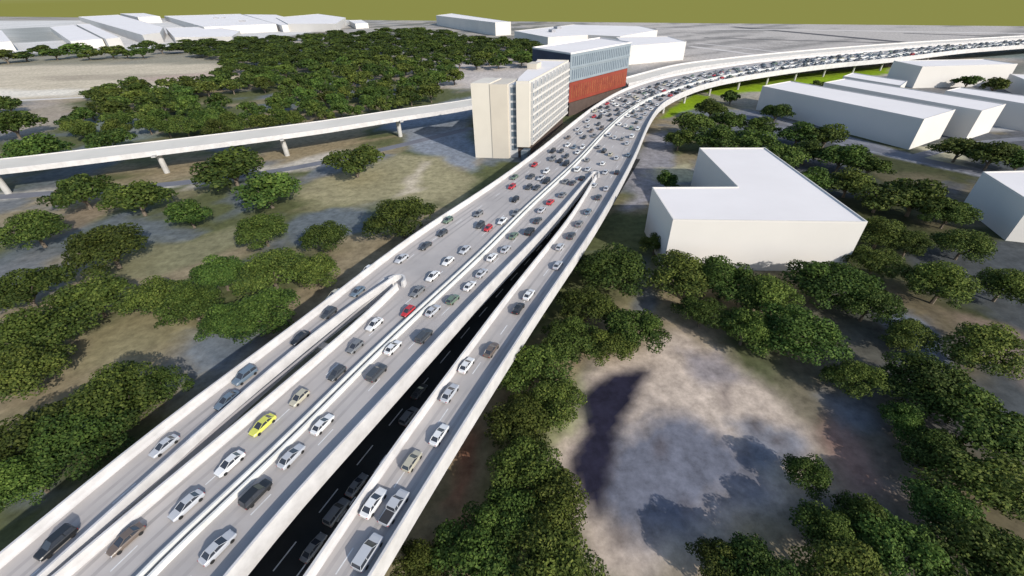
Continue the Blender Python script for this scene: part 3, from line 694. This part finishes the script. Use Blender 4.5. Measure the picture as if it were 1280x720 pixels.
for a_ in [
 (712,418,80,'tree against the right barrier, at the top of the roadside row'),
 (668,455,84,'second tree down in the row along the right barrier'),
 (690,500,84,'tree of the roadside row beside the tan clearing edge'),
 (648,520,84,'third tree down in the row along the right barrier'),
 (655,580,100,'dense tree at the middle of the roadside row'),
 (690,625,96,'tree right of the roadside row next to the dark patch'),
 (630,640,100,'tree low in the roadside row right of the reddish dirt'),
 (590,700,110,'tree at the bottom edge just right of the highway'),
 (680,700,120,'broad tree at the bottom edge below the dark patch'),
 (525,706,70,'small tree overlapping the highway barrier at the bottom'),
 (768,328,88,'tree at the lower left corner of the L-shaped block'),
 (735,378,76,'tree between the right barrier and the L-shaped block'),
 (795,405,84,'tree above the top of the tan clearing'),
 (850,336,92,'tree against the front wall of the L-shaped block, at left'),
 (908,342,90,'tree against the middle of the L-shaped block front wall'),
 (960,362,92,'tree before the front wall of the L-shaped block, at right'),
 (1000,408,104,'tall drooping tree above the right of the clearing'),
 (935,405,70,'tree between the clearing and the L-shaped block'),
 (1045,345,92,'tree at the lower right corner of the L-shaped block'),
 (1090,375,70,'tree right of the L-shaped block corner tree'),
 (1098,322,64,'small tree touching the right wall of the L-shaped block'),
 (1185,348,88,'lone bright tree in the open ground at right'),
 (1105,285,64,'bright topped tree just right of the L-shaped block roof corner'),
 (1140,300,50,'small tree behind the bright topped tree'),
 (1105,238,70,'dark tree above the L-shaped block right side'),
 (1150,240,80,'dark spreading tree left of the shed at the right edge'),
 (1190,262,56,'dark tree touching the shed at the right edge'),
 (1065,222,60,'dark tree behind the roof of the L-shaped block'),
 (1055,190,60,'tree in front of the nearest warehouse wall, at right'),
 (1090,200,50,'tree below the nearest warehouse corner'),
 (1020,222,56,'dark tree hugging the back edge of the L-shaped block'),
 (1035,165,54,'lit tree in front of the nearest warehouse wall, middle'),
 (1000,163,50,'dark tree in front of the nearest warehouse wall'),
 (972,136,36,'round dark tree directly against the grey warehouse wall'),
 (985,190,56,'dark tree in the band behind the L-shaped block'),
 (1010,185,46,'tree between the warehouse and the L-shaped block'),
 (940,172,56,'tree above the L-shaped block roof'),
 (895,168,60,'tree behind the short wing of the L-shaped block'),
 (870,150,52,'tree beside the highway bend below the lime grass'),
 (915,145,50,'tree left of the nearest warehouse'),
 (890,132,40,'small tree under the lime grass strip'),
 (915,118,26,'little round tree on the lime grass strip'),
 (955,155,40,'small tree at the near left corner of the warehouse'),
 (850,170,40,'small dark tree by the barrier at the highway bend'),
 (1205,178,60,'left one of the two spreading trees at the warehouse end'),
 (1245,188,60,'right one of the two spreading trees at the warehouse end'),
 (1280,195,50,'tree at the right edge above the shed'),
 (1212,98,29,'left one of two small trees before the far white building'),
 (1246,104,31,'right one of two small trees before the far white building'),
 (1022,106,24,'low bush on the grass behind the nearest warehouse'),
 (820,300,36,'small tree hidden at the left wall of the L-shaped block'),
 (835,222,34,'small tree in the yard left of the L-shaped block wing'),
 (1165,470,104,'large dark tree right of the blue grey patch'),
 (1240,430,90,'dark tree at the right edge above the pinkish ground'),
 (1235,520,120,'very dark large tree at the right edge'),
 (1175,560,80,'dark tree left of the very dark large one'),
 (1250,600,120,'dark tree at the right edge, third from the bottom'),
 (1035,655,76,'shadowed tree at the lower right rim of the clearing'),
 (950,712,96,'tree at the bottom edge, first right of the clearing'),
 (1055,715,110,'tree at the bottom edge, second right of the clearing'),
 (1130,680,110,'tree at the bottom edge, third right of the clearing'),
 (1195,640,90,'tree between the pinkish patch and the right edge'),
 (1240,700,130,'tree in the bottom right corner'),
 (1085,650,76,'tree below the pinkish dirt patch'),
 (1014,588,56,'small tree at the right rim of the clearing'),
 (1075,470,60,'tree between the clearing rim and the blue grey patch'),
 (905,706,70,'tree at the bottom edge, on the lower rim of the clearing'),
 (1140,415,56,'tree at the upper edge of the blue grey patch'),
 (880,385,60,'tree at the top left rim of the clearing, under the block'),
 (1262,350,70,'tree at the right edge level with the block wall foot'),
 (1210,300,60,'low tree below the shed at the right edge'),
 (1130,520,50,'small tree left of the large dark one, on the blue grey ground'),
 (765,425,60,'tree left of the top of the clearing'),
]: ptree(*a_[:3], a_[3], GR)
# the wood beyond the viaduct
WOOD = [(70,140),(130,112),(200,104),(262,98),(285,84),(282,70),(222,66),(218,54),(300,50),(350,41),(425,31),(450,29),(480,32),(545,40),(640,54),(678,62),(672,80),(650,78),(560,84),(575,108),(545,118),(480,134),(380,150),(240,170),(200,160),(110,170)]
WP = [at(p[0], p[1], 5) for p in WOOD]
xs = [p.x for p in WP]; ys = [p.y for p in WP]; wood = []
CXS = rng.uniform(min(xs), max(xs), 24000); CYS = rng.uniform(min(ys), max(ys), 24000)
ok = inpoly(CXS, CYS, WP) & (fb(CXS, CYS, 45, 3) < .62)
for x, y in zip(CXS[ok], CYS[ok]):
    x, y = float(x), float(y); d_ = math.hypot(x, y); md = 8.8 + max(0, d_ - 230) * .036
    if all((x - a_) ** 2 + (y - b_) ** 2 > md * md for a_, b_, _w in wood): wood.append((x, y, md * random.uniform(1.15, 1.55)))
wood.sort(key=lambda t: t[0] ** 2 + t[1] ** 2); wood = wood[:295]; print('wood', len(wood))
NUM = 'first second third fourth fifth sixth seventh eighth ninth tenth eleventh twelfth thirteenth fourteenth fifteenth sixteenth seventeenth eighteenth nineteenth twentieth'.split()
def nth(i):
    if i < 20: return NUM[i]
    k = i + 1; return f"{k}{'th' if 10 <= k % 100 <= 20 else {1: 'st', 2: 'nd', 3: 'rd'}.get(k % 10, 'th')}"
def pxx(x, y):
    v_ = Vector((x, y, 6 - CAMH)); return v_.dot(CX) / v_.dot(FW)
back = wood[150:]; wood = wood[:150]
for b_ in range(0, len(wood), 18):
    for i, (x, y, w_) in enumerate(sorted(wood[b_:b_ + 18], key=lambda t: pxx(t[0], t[1]))):
        tree(x, y, w_, f'{nth(i)} tree from the left in the {nth(b_ // 18)} row of the wood behind the viaduct', 'trees in the wood beyond the viaduct', min(w_ * .42 + 4.5, 13))
# the far part of the wood, more trees than can be told apart: one mass
bv, bl_, bc = [], [], []
for i, (x, y, w_) in enumerate(back):
    me = FAR[i % len(FAR)]; n_ = len(me.vertices); a_ = np.zeros(n_ * 3); me.vertices.foreach_get('co', a_); a_ = a_.reshape(-1, 3)
    c_ = np.zeros(n_ * 4); me.color_attributes['leaf'].data.foreach_get('color', c_); c_ = c_.reshape(-1, 4).copy(); c_[:, :3] *= random.uniform(.72, 1.3)
    h = min(w_ * .42 + 4.5, 13); t_ = random.uniform(0, 6.28); r2_ = np.array([[math.cos(t_), -math.sin(t_)], [math.sin(t_), math.cos(t_)]])
    a_ = a_ * np.array((w_ / 2, w_ / 2, h * .6)); a_[:, :2] = a_[:, :2] @ r2_.T; bv.append(a_ + np.array((x, y, h * .55))); bc.append(c_)
bv = np.concatenate(bv); bc = np.concatenate(bc); nq = len(bv) // 4
me = bpy.data.meshes.new('wood'); me.vertices.add(len(bv)); me.vertices.foreach_set('co', bv.ravel()); me.loops.add(nq * 4); me.loops.foreach_set('vertex_index', np.arange(nq * 4, dtype=np.int32))
me.polygons.add(nq); me.polygons.foreach_set('loop_start', np.arange(0, nq * 4, 4, dtype=np.int32)); me.update()
ca = me.color_attributes.new('leaf', 'FLOAT_COLOR', 'POINT'); ca.data.foreach_set('color', bc.ravel()); me.materials.append(M['leaf'])
wo = bpy.data.objects.new('wood', me); C.objects.link(wo); tag(wo, 'far dark green wood stretching back to the white factories', 'wood'); wo['kind'] = 'stuff'
for i, (px_, py_, w_) in enumerate([(-20,70,34),(4,68,36),(28,66,32),(48,60,30),(66,64,34),(92,60,38),(108,66,26),(136,60,40),(156,64,26),(180,54,30),(176,64,26),(200,59,24)]):
    ptree(px_, py_, w_, f'{nth(i)} tree from the left in the row before the white factories', 'tree row before the factories', .8)
for px_, py_, w_, l_ in [(10,150,60,'tree at the left edge beside the pale track'), (5,125,40,'smaller tree at the left edge below the pale field')]: ptree(px_, py_, w_, l_, 'trees by the pale field')
print('trees', ntree)

# ------------------------------------------------------------------ cars
def loft(st, ring):
    v = []; f = []; k = None
    for s in st:
        r_ = ring(*s); k = len(r_); v += r_
    for i in range(len(st) - 1):
        for j in range(k): f.append((i * k + j, (i + 1) * k + j, (i + 1) * k + (j + 1) % k, i * k + (j + 1) % k))
    f.append(tuple(range(k))); f.append(tuple((len(st) - 1) * k + j for j in range(k))[::-1]); return v, f
def carparts(kind):
    """local x forward; returns list of (name, verts, faces, material key, smooth)"""
    hw_ = {'saloon': .9, 'hatchback': .88, 'van': .96, 'pickup': .97}[kind]
    def ring(x, zb, zt, w_):
        b_ = .10
        return [(x, -w_ + .06, zb), (x, w_ - .06, zb), (x, w_, zb + .12), (x, w_, zt - .16), (x, w_ - .13, zt), (x, -w_ + .13, zt), (x, -w_, zt - .16), (x, -w_, zb + .12)]
    if kind == 'saloon':
        st = [(-2.38, .42, .80, .70), (-2.28, .30, .95, .82), (-1.6, .24, 1.0, hw_), (-.2, .24, .97, hw_), (.9, .24, .97, hw_), (1.8, .26, .86, hw_ - .03), (2.25, .32, .76, .78), (2.38, .42, .66, .66)]
        gl = [(-1.85, .98, .72), (-1.15, 1.40, .60), (.15, 1.42, .60), (1.15, .97, .72)]
    elif kind == 'hatchback':
        st = [(-2.05, .40, .85, .74), (-1.98, .30, 1.0, .82), (-1.4, .24, 1.03, hw_), (.8, .24, 1.0, hw_), (1.6, .26, .88, hw_ - .03), (2.0, .34, .78, .78), (2.1, .42, .66, .66)]
        gl = [(-1.98, 1.02, .74), (-1.6, 1.48, .62), (.1, 1.50, .62), (1.05, 1.0, .74)]
    elif kind == 'van':
        st = [(-2.4, .40, 1.0, .84), (-2.34, .32, 1.1, .92), (-1.4, .28, 1.12, hw_), (1.0, .28, 1.12, hw_), (1.95, .30, 1.02, hw_ - .03), (2.35, .36, .92, .86), (2.45, .46, .76, .74)]
        gl = [(-2.34, 1.1, .82), (-2.1, 1.72, .72), (.35, 1.74, .72), (1.25, 1.1, .82)]
    else:
        st = [(-2.75, .45, .95, .88), (-2.7, .38, 1.08, .94), (-1.0, .34, 1.1, hw_), (1.2, .34, 1.12, hw_), (2.3, .36, 1.05, hw_ - .03), (2.65, .42, .94, .88), (2.72, .5, .8, .78)]
        gl = [(-.75, 1.1, .82), (-.6, 1.78, .72), (.75, 1.80, .72), (1.45, 1.1, .82)]
    out_ = []
    v, f = loft(st, ring); out_.append(('body', v, f, 'paintwork', False))
    # glazing: slightly inside the body line up to the roof
    (xa, za, wa), (xb, zb, wb), (xc, zc, wc), (xd, zd, wd) = gl
    v = [(xa, -wa, za - .02), (xa, wa, za - .02), (xd, wd, zd - .02), (xd, -wd, zd - .02), (xb, -wb, zb), (xb, wb, zb), (xc, wc, zc), (xc, -wc, zc)]
    out_.append(('windows', v, [(3, 2, 1, 0), (4, 5, 6, 7)[::-1], (0, 1, 5, 4), (1, 2, 6, 5), (2, 3, 7, 6), (3, 0, 4, 7)], 'car_glass', False))
    mb = MB(); mb.prism([(xb - .02, -wb - .01), (xc + .02, -wc - .01), (xc + .02, wc + .01), (xb - .02, wb + .01)], max(zb, zc) + .004, max(zb, zc) + .05)
    for sgn in (-1, 1):  # pillars
        for (p0, p1) in (((xa, wa, za), (xb, wb, zb)), ((xd, wd, zd), (xc, wc, zc)), (((xb + xc) / 2 - .1, (wa + wd) / 2, za), ((xb + xc) / 2 - .1, wb, zb))):
            mb.tube([(p0[0], sgn * (p0[1] + .01), p0[2]), (p1[0], sgn * (p1[1] + .01), p1[2] + .02)], [.045, .045], 4)
    out_.append(('roof', mb.v, mb.f, 'paintwork', False))
    wbx = .62 * st[-1][0]
    for x_ in (-wbx, wbx):
        for sgn in (-1, 1):
            v = []; n_ = 12
            for yy in (hw_ - .2, hw_ + .015):
                v += [(x_ + .33 * math.cos(2 * math.pi * k / n_), sgn * yy, .33 + .33 * math.sin(2 * math.pi * k / n_)) for k in range(n_)]
            f = [(k, (k + 1) % n_, (k + 1) % n_ + n_, k + n_) for k in range(n_)] + [tuple(range(n_)), tuple(range(n_, 2 * n_))]
            out_.append(('wheel', v, f, 'tyre', False))
    for sgn in (-1, 1):
        mb = MB(); mb.box(st[-1][0] - .13, sgn * (st[-1][3] - .06), .62 if kind != 'pickup' else .78, .22, .30, .14); out_.append(('headlight', mb.v, mb.f, 'lens', False))
        mb = MB(); mb.box(st[0][0] + .08, sgn * (st[0][3] - .06), .76 if kind != 'pickup' else .88, .18, .26, .15); out_.append(('tail_light', mb.v, mb.f, 'tail', False))
    if kind == 'pickup':
        mb = MB(); mb.box(-1.75, 0, 1.112, 1.8, 1.5, .02); out_.append(('load_bed', mb.v, mb.f, 'car_dark', False))
    return out_
M['car_glass'] = mat('car_glass', (.035, .04, .05), .12, spec=.6, var=.05)
M['tyre'] = mat('tyre_rubber', (.02, .02, .02), .9)
M['lens'] = mat('headlight_lens', (.6, .62, .65), .2)
M['tail'] = mat('red_lens', (.35, .02, .02), .3)
M['car_dark'] = mat('bed_liner', (.04, .04, .045), .8)
PAINT = {'white': (.66, .66, .65), 'silver': (.42, .43, .45), 'grey': (.16, .165, .17), 'dark grey': (.055, .06, .065), 'black': (.016, .017, .018), 'red': (.42, .03, .035), 'yellow': (.55, .55, .10), 'beige': (.42, .39, .30), 'blue grey': (.12, .16, .20), 'green grey': (.12, .17, .12), 'brown': (.13, .10, .08)}
for k, c_ in PAINT.items(): M['car ' + k] = mat(k.replace(' ', '_') + '_car_paint', c_, .35, var=.03, spec=.5, coat=.3)
LIB = {}; ONE = {}
def carlib(kind, colr):
    if (kind, colr) in LIB: return LIB[kind, colr]
    r_ = []
    for nm, v, f, mk_, sm in carparts(kind):
        me = bpy.data.meshes.new(nm); me.from_pydata([tuple(p) for p in v], [], [tuple(q_) for q_ in f]); me.update()
        bm = bmesh.new(); bm.from_mesh(me); bmesh.ops.recalc_face_normals(bm, faces=bm.faces)
        if nm == 'body': bmesh.ops.bevel(bm, geom=list(bm.edges), offset=.03, segments=1, affect='EDGES')
        bm.to_mesh(me); bm.free()
        me.materials.append(M['car ' + colr] if mk_ == 'paintwork' else M[mk_]); r_.append((nm, me))
    LIB[kind, colr] = r_; return r_
def onecar(kind, colr):
    if (kind, colr) in ONE: return ONE[kind, colr]
    V, F, mi = [], [], []
    order = ['paintwork', 'car_glass', 'tyre']
    for nm, v, f, mk_, sm in carparts(kind):
        if nm in ('headlight', 'tail_light', 'load_bed'): continue
        k = len(V); V += [tuple(p) for p in v]; F += [tuple(i + k for i in q_) for q_ in f]; mi += [order.index(mk_)] * len(f)
    me = bpy.data.meshes.new('car'); me.from_pydata(V, [], F); me.update()
    for mm in (M['car ' + colr], M['car_glass'], M['tyre']): me.materials.append(mm)
    me.polygons.foreach_set('material_index', mi); 
    bm = bmesh.new(); bm.from_mesh(me); bmesh.ops.recalc_face_normals(bm, faces=bm.faces); bm.to_mesh(me); bm.free()
    ONE[kind, colr] = me; return me
def nearest(line, p):
    j = min(range(len(line) - 1), key=lambda i: (line[i] - p).length_squared); return j, (line[j + 1] - line[j]).normalized()
placed = []
def free(p, d, gap=1.0):
    for q_, e in placed:
        v = p - q_; lo = abs(v.dot(d)); la = abs(v.dot(Vector((d.y, -d.x, 0))))
        if lo < 5.2 + gap and la < 2.15: return False
    return True
records = []
def addcar(p, d, z, kind, colr, road):
    placed.append((Vector((p.x, p.y, 0)), d)); records.append([p, d, z, kind, colr, road])
ROADS = {'A': (L_out, 'the left ramp'), 'BL': (L_med, 'the left side of the median'), 'BR': (L_med, 'the right side of the median'), 'C': (L_R, 'the right ramp'), 'G': (Lg, 'the dark lower road')}
HAND = {
'A': [(70,678,'black','van'),(205,557,'silver','saloon'),(284,500,'blue grey','saloon'),(306,470,'blue grey','van'),(336,458,'silver','saloon'),(375,422,'black','saloon'),(411,391,'dark grey','hatchback'),(447,364,'blue grey','saloon'),(418,368,'beige','saloon'),(460,337,'white','saloon'),
      (502,323,'silver','saloon'),(532,307,'dark grey','saloon'),(553,291,'dark grey','hatchback'),(560,275,'green grey','hatchback'),(598,267,'grey','hatchback')],
'BL': [(157,674,'brown','saloon'),(233,631,'silver','saloon'),(287,579,'white','saloon'),(328,531,'yellow','saloon'),(374,497,'beige','hatchback'),(421,466,'dark grey','hatchback'),(444,433,'grey','hatchback'),(468,405,'white','saloon'),(510,389,'red','hatchback'),(522,364,'grey','saloon'),(541,345,'white','saloon'),(560,326,'white','saloon'),(581,312,'silver','saloon'),(600,281,'dark grey','hatchback'),(610,285,'red','hatchback'),
       (628,276,'white','saloon'),(644,249,'black','hatchback'),(645,266,'grey','hatchback'),(640,233,'red','hatchback'),(643,221,'green grey','saloon'),(668,206,'red','hatchback'),(671,234,'dark grey','saloon'),(683,214,'white','hatchback'),(676,222,'silver','saloon'),(708,195,'dark grey','hatchback'),(722,190,'white','saloon')],
'BR': [(272,684,'silver','saloon'),(320,617,'black','van'),(364,570,'silver','saloon'),(403,530,'white','saloon'),(471,466,'dark grey','van'),(491,434,'white','saloon'),(530,420,'dark grey','van'),(541,388,'silver','saloon'),(566,374,'green grey','hatchback'),(587,357,'white','saloon'),(602,341,'silver','saloon'),(615,321,'white','saloon'),(632,311,'silver','saloon'),(642,294,'green grey','saloon'),(662,289,'black','van'),(672,275,'dark grey','saloon'),(677,262,'silver','saloon'),(688,252,'red','saloon'),(703,243,'grey','saloon'),(716,228,'dark grey','saloon'),(727,222,'black','saloon')],
'C': [(460,690,'silver','van'),(493,634,'silver','pickup'),(467,628,'white','saloon'),(515,576,'beige','hatchback'),(549,543,'white','saloon'),(562,491,'silver','saloon'),(583,456,'white','saloon'),(614,437,'brown','saloon'),(648,385,'black','saloon'),(661,368,'white','saloon'),(697,331,'silver','saloon'),(714,294,'dark grey','saloon'),(724,279,'grey','saloon'),(735,264,'blue grey','saloon'),(748,246,'dark grey','saloon'),(758,235,'silver','saloon'),(771,215,'black','hatchback'),(700,308,'silver','hatchback')],
'G': [(392,684,'grey','saloon'),(406,662,'silver','saloon'),(421,640,'grey','van'),(446,606,'grey','saloon'),(466,584,'dark grey','saloon'),(511,520,'grey','van'),(540,463,'silver','saloon'),(552,447,'grey','saloon'),(524,489,'dark grey','saloon')],
}
for k, lst in HAND.items():
    ln_ = ROADS[k][0]; z = DZ if k != 'G' else .02
    for px_, py_, colr, kind in lst:
        p = at(px_, py_, z + .6); p.z = 0; j, d = nearest(ln_, p)
        if k in ('A', 'BL'): d = -d
        if not free(p, d, -1.3): continue
        addcar(p, d, z, kind, colr, k)
nh = len(records)
# packed traffic past the merges
colors = ['white'] * 8 + ['silver'] * 7 + ['grey'] * 6 + ['dark grey'] * 8 + ['black'] * 5 + ['blue grey'] * 2 + ['beige'] * 2 + ['red', 'green grey', 'brown']
total = clen(L_med)[-1]; far_list = []
for off in (-17.2, -13.65, -10.2, -6.7, -3.2, 3.2, 6.7, 10.2, 13.65, 17.2):
    s = random.uniform(0, 10)
    while s < total - 5:
        p, d = along(L_med, s); nn = Vector((d.y, -d.x, 0)); pp = p + nn * off
        far_ = pp.length
        s += random.uniform(7.5, 15) if far_ > 230 else random.uniform(9, 24)
        if far_ < 140: continue
        # stay on the deck
        jl, dl = nearest(L_out, pp); jr, dr = nearest(L_R, pp)
        if (pp - L_out[jl]).dot(Vector((dl.y, -dl.x, 0))) < 1.9 or (pp - L_R[jr]).dot(Vector((dr.y, -dr.x, 0))) > -1.9: continue
        dd = -d if off < 0 else d
        if not free(pp, dd, .4): continue
        far_list.append((far_, pp, dd, off)); placed.append((Vector((pp.x, pp.y, 0)), dd))
far_list.sort(key=lambda t: t[0])
ORD = ['nearest', 'second nearest', 'third nearest', 'fourth nearest', 'fifth nearest', 'sixth nearest', 'seventh nearest', 'eighth nearest', 'ninth nearest', 'tenth nearest']
records.sort(key=lambda r_: r_[0].length)
cnt = {}
def mkcar(p, d, z, kind, colr, label, group, parts=True):
    ang = math.atan2(d.y, d.x); cs_ = random.uniform(.85, .92)
    if parts:
        t = thing('car' if kind != 'pickup' else 'pickup_truck', label, 'car' if kind != 'pickup' else 'pickup', (p.x, p.y, z + .008), group); t.rotation_euler = (0, 0, ang); t.scale = (cs_,) * 3
        for nm, me in carlib(kind, colr):
            o = bpy.data.objects.new(nm, me); C.objects.link(o); o.parent = t
    else:
        o = bpy.data.objects.new('car', onecar(kind, colr)); C.objects.link(o); o.location = (p.x, p.y, z + .008); o.rotation_euler = (0, 0, ang); o.scale = (cs_,) * 3
        tag(o, label, 'car', group)
GROUPS = {'A': 'cars on the left ramp', 'BL': 'cars left of the median', 'BR': 'cars right of the median', 'C': 'cars on the right ramp', 'G': 'cars on the lower road'}
for p, d, z, kind, colr, rd in records:
    key = (rd, colr, kind); i = cnt.get(key, 0); cnt[key] = i + 1
    nm = {'pickup': 'pickup truck'}.get(kind, kind)
    mkcar(p, d, z, kind, colr, f'{colr} {nm} on {ROADS[rd][1]}, {ORD[i]} such {nm} there', GROUPS[rd])
nind = 290 - len(records); lanes = [3.2, 6.7, 10.2, 13.65, 17.2]; lcnt = {}; V = []; F = []
for i, (fr_, p, d, off) in enumerate(far_list):
    colr = random.choice(colors); kind = random.choice(['saloon', 'saloon', 'hatchback', 'van'])
    if i < nind:
        ln_i = lanes.index(abs(off)) if abs(off) in lanes else [abs(a_ - abs(off)) < .1 for a_ in lanes].index(True); sd_ = 'left' if off < 0 else 'right'
        lc = lcnt.get(off, 0); lcnt[off] = lc + 1
        mkcar(p, d, DZ, kind, colr, f'{colr} {kind}, {nth(lc)} far car in the {nth(ln_i)} lane {sd_} of the median', f'far traffic {sd_} of the median', parts=False)
if len(far_list) > nind:
    V = []; F = []; mi = []; ms = [M['car_glass'], M['tyre']] + [M['car ' + k] for k in PAINT]
    for (fr_, p, d, off) in far_list[nind:]:
        colr = random.choice(colors); me = onecar(random.choice(['saloon', 'hatchback', 'van']), colr); k = len(V); a_ = math.atan2(d.y, d.x); c_, s_ = math.cos(a_), math.sin(a_)
        V += [(p.x + c_ * v.co.x - s_ * v.co.y, p.y + s_ * v.co.x + c_ * v.co.y, DZ + .008 + v.co.z) for v in me.vertices]
        for pl in me.polygons: F.append(tuple(i_ + k for i_ in pl.vertices)); mi.append({0: 2 + list(PAINT).index(colr), 1: 0, 2: 1}[pl.material_index])
    me = bpy.data.meshes.new('distant_traffic'); me.from_pydata(V, [], F); me.update()
    for mm in ms: me.materials.append(mm)
    me.polygons.foreach_set('material_index', mi)
    o = bpy.data.objects.new('distant_traffic', me); C.objects.link(o); tag(o, 'queue of tiny mixed cars on the farthest stretch of the highway', 'traffic'); o['kind'] = 'stuff'
print('cars', len(records), len(far_list))
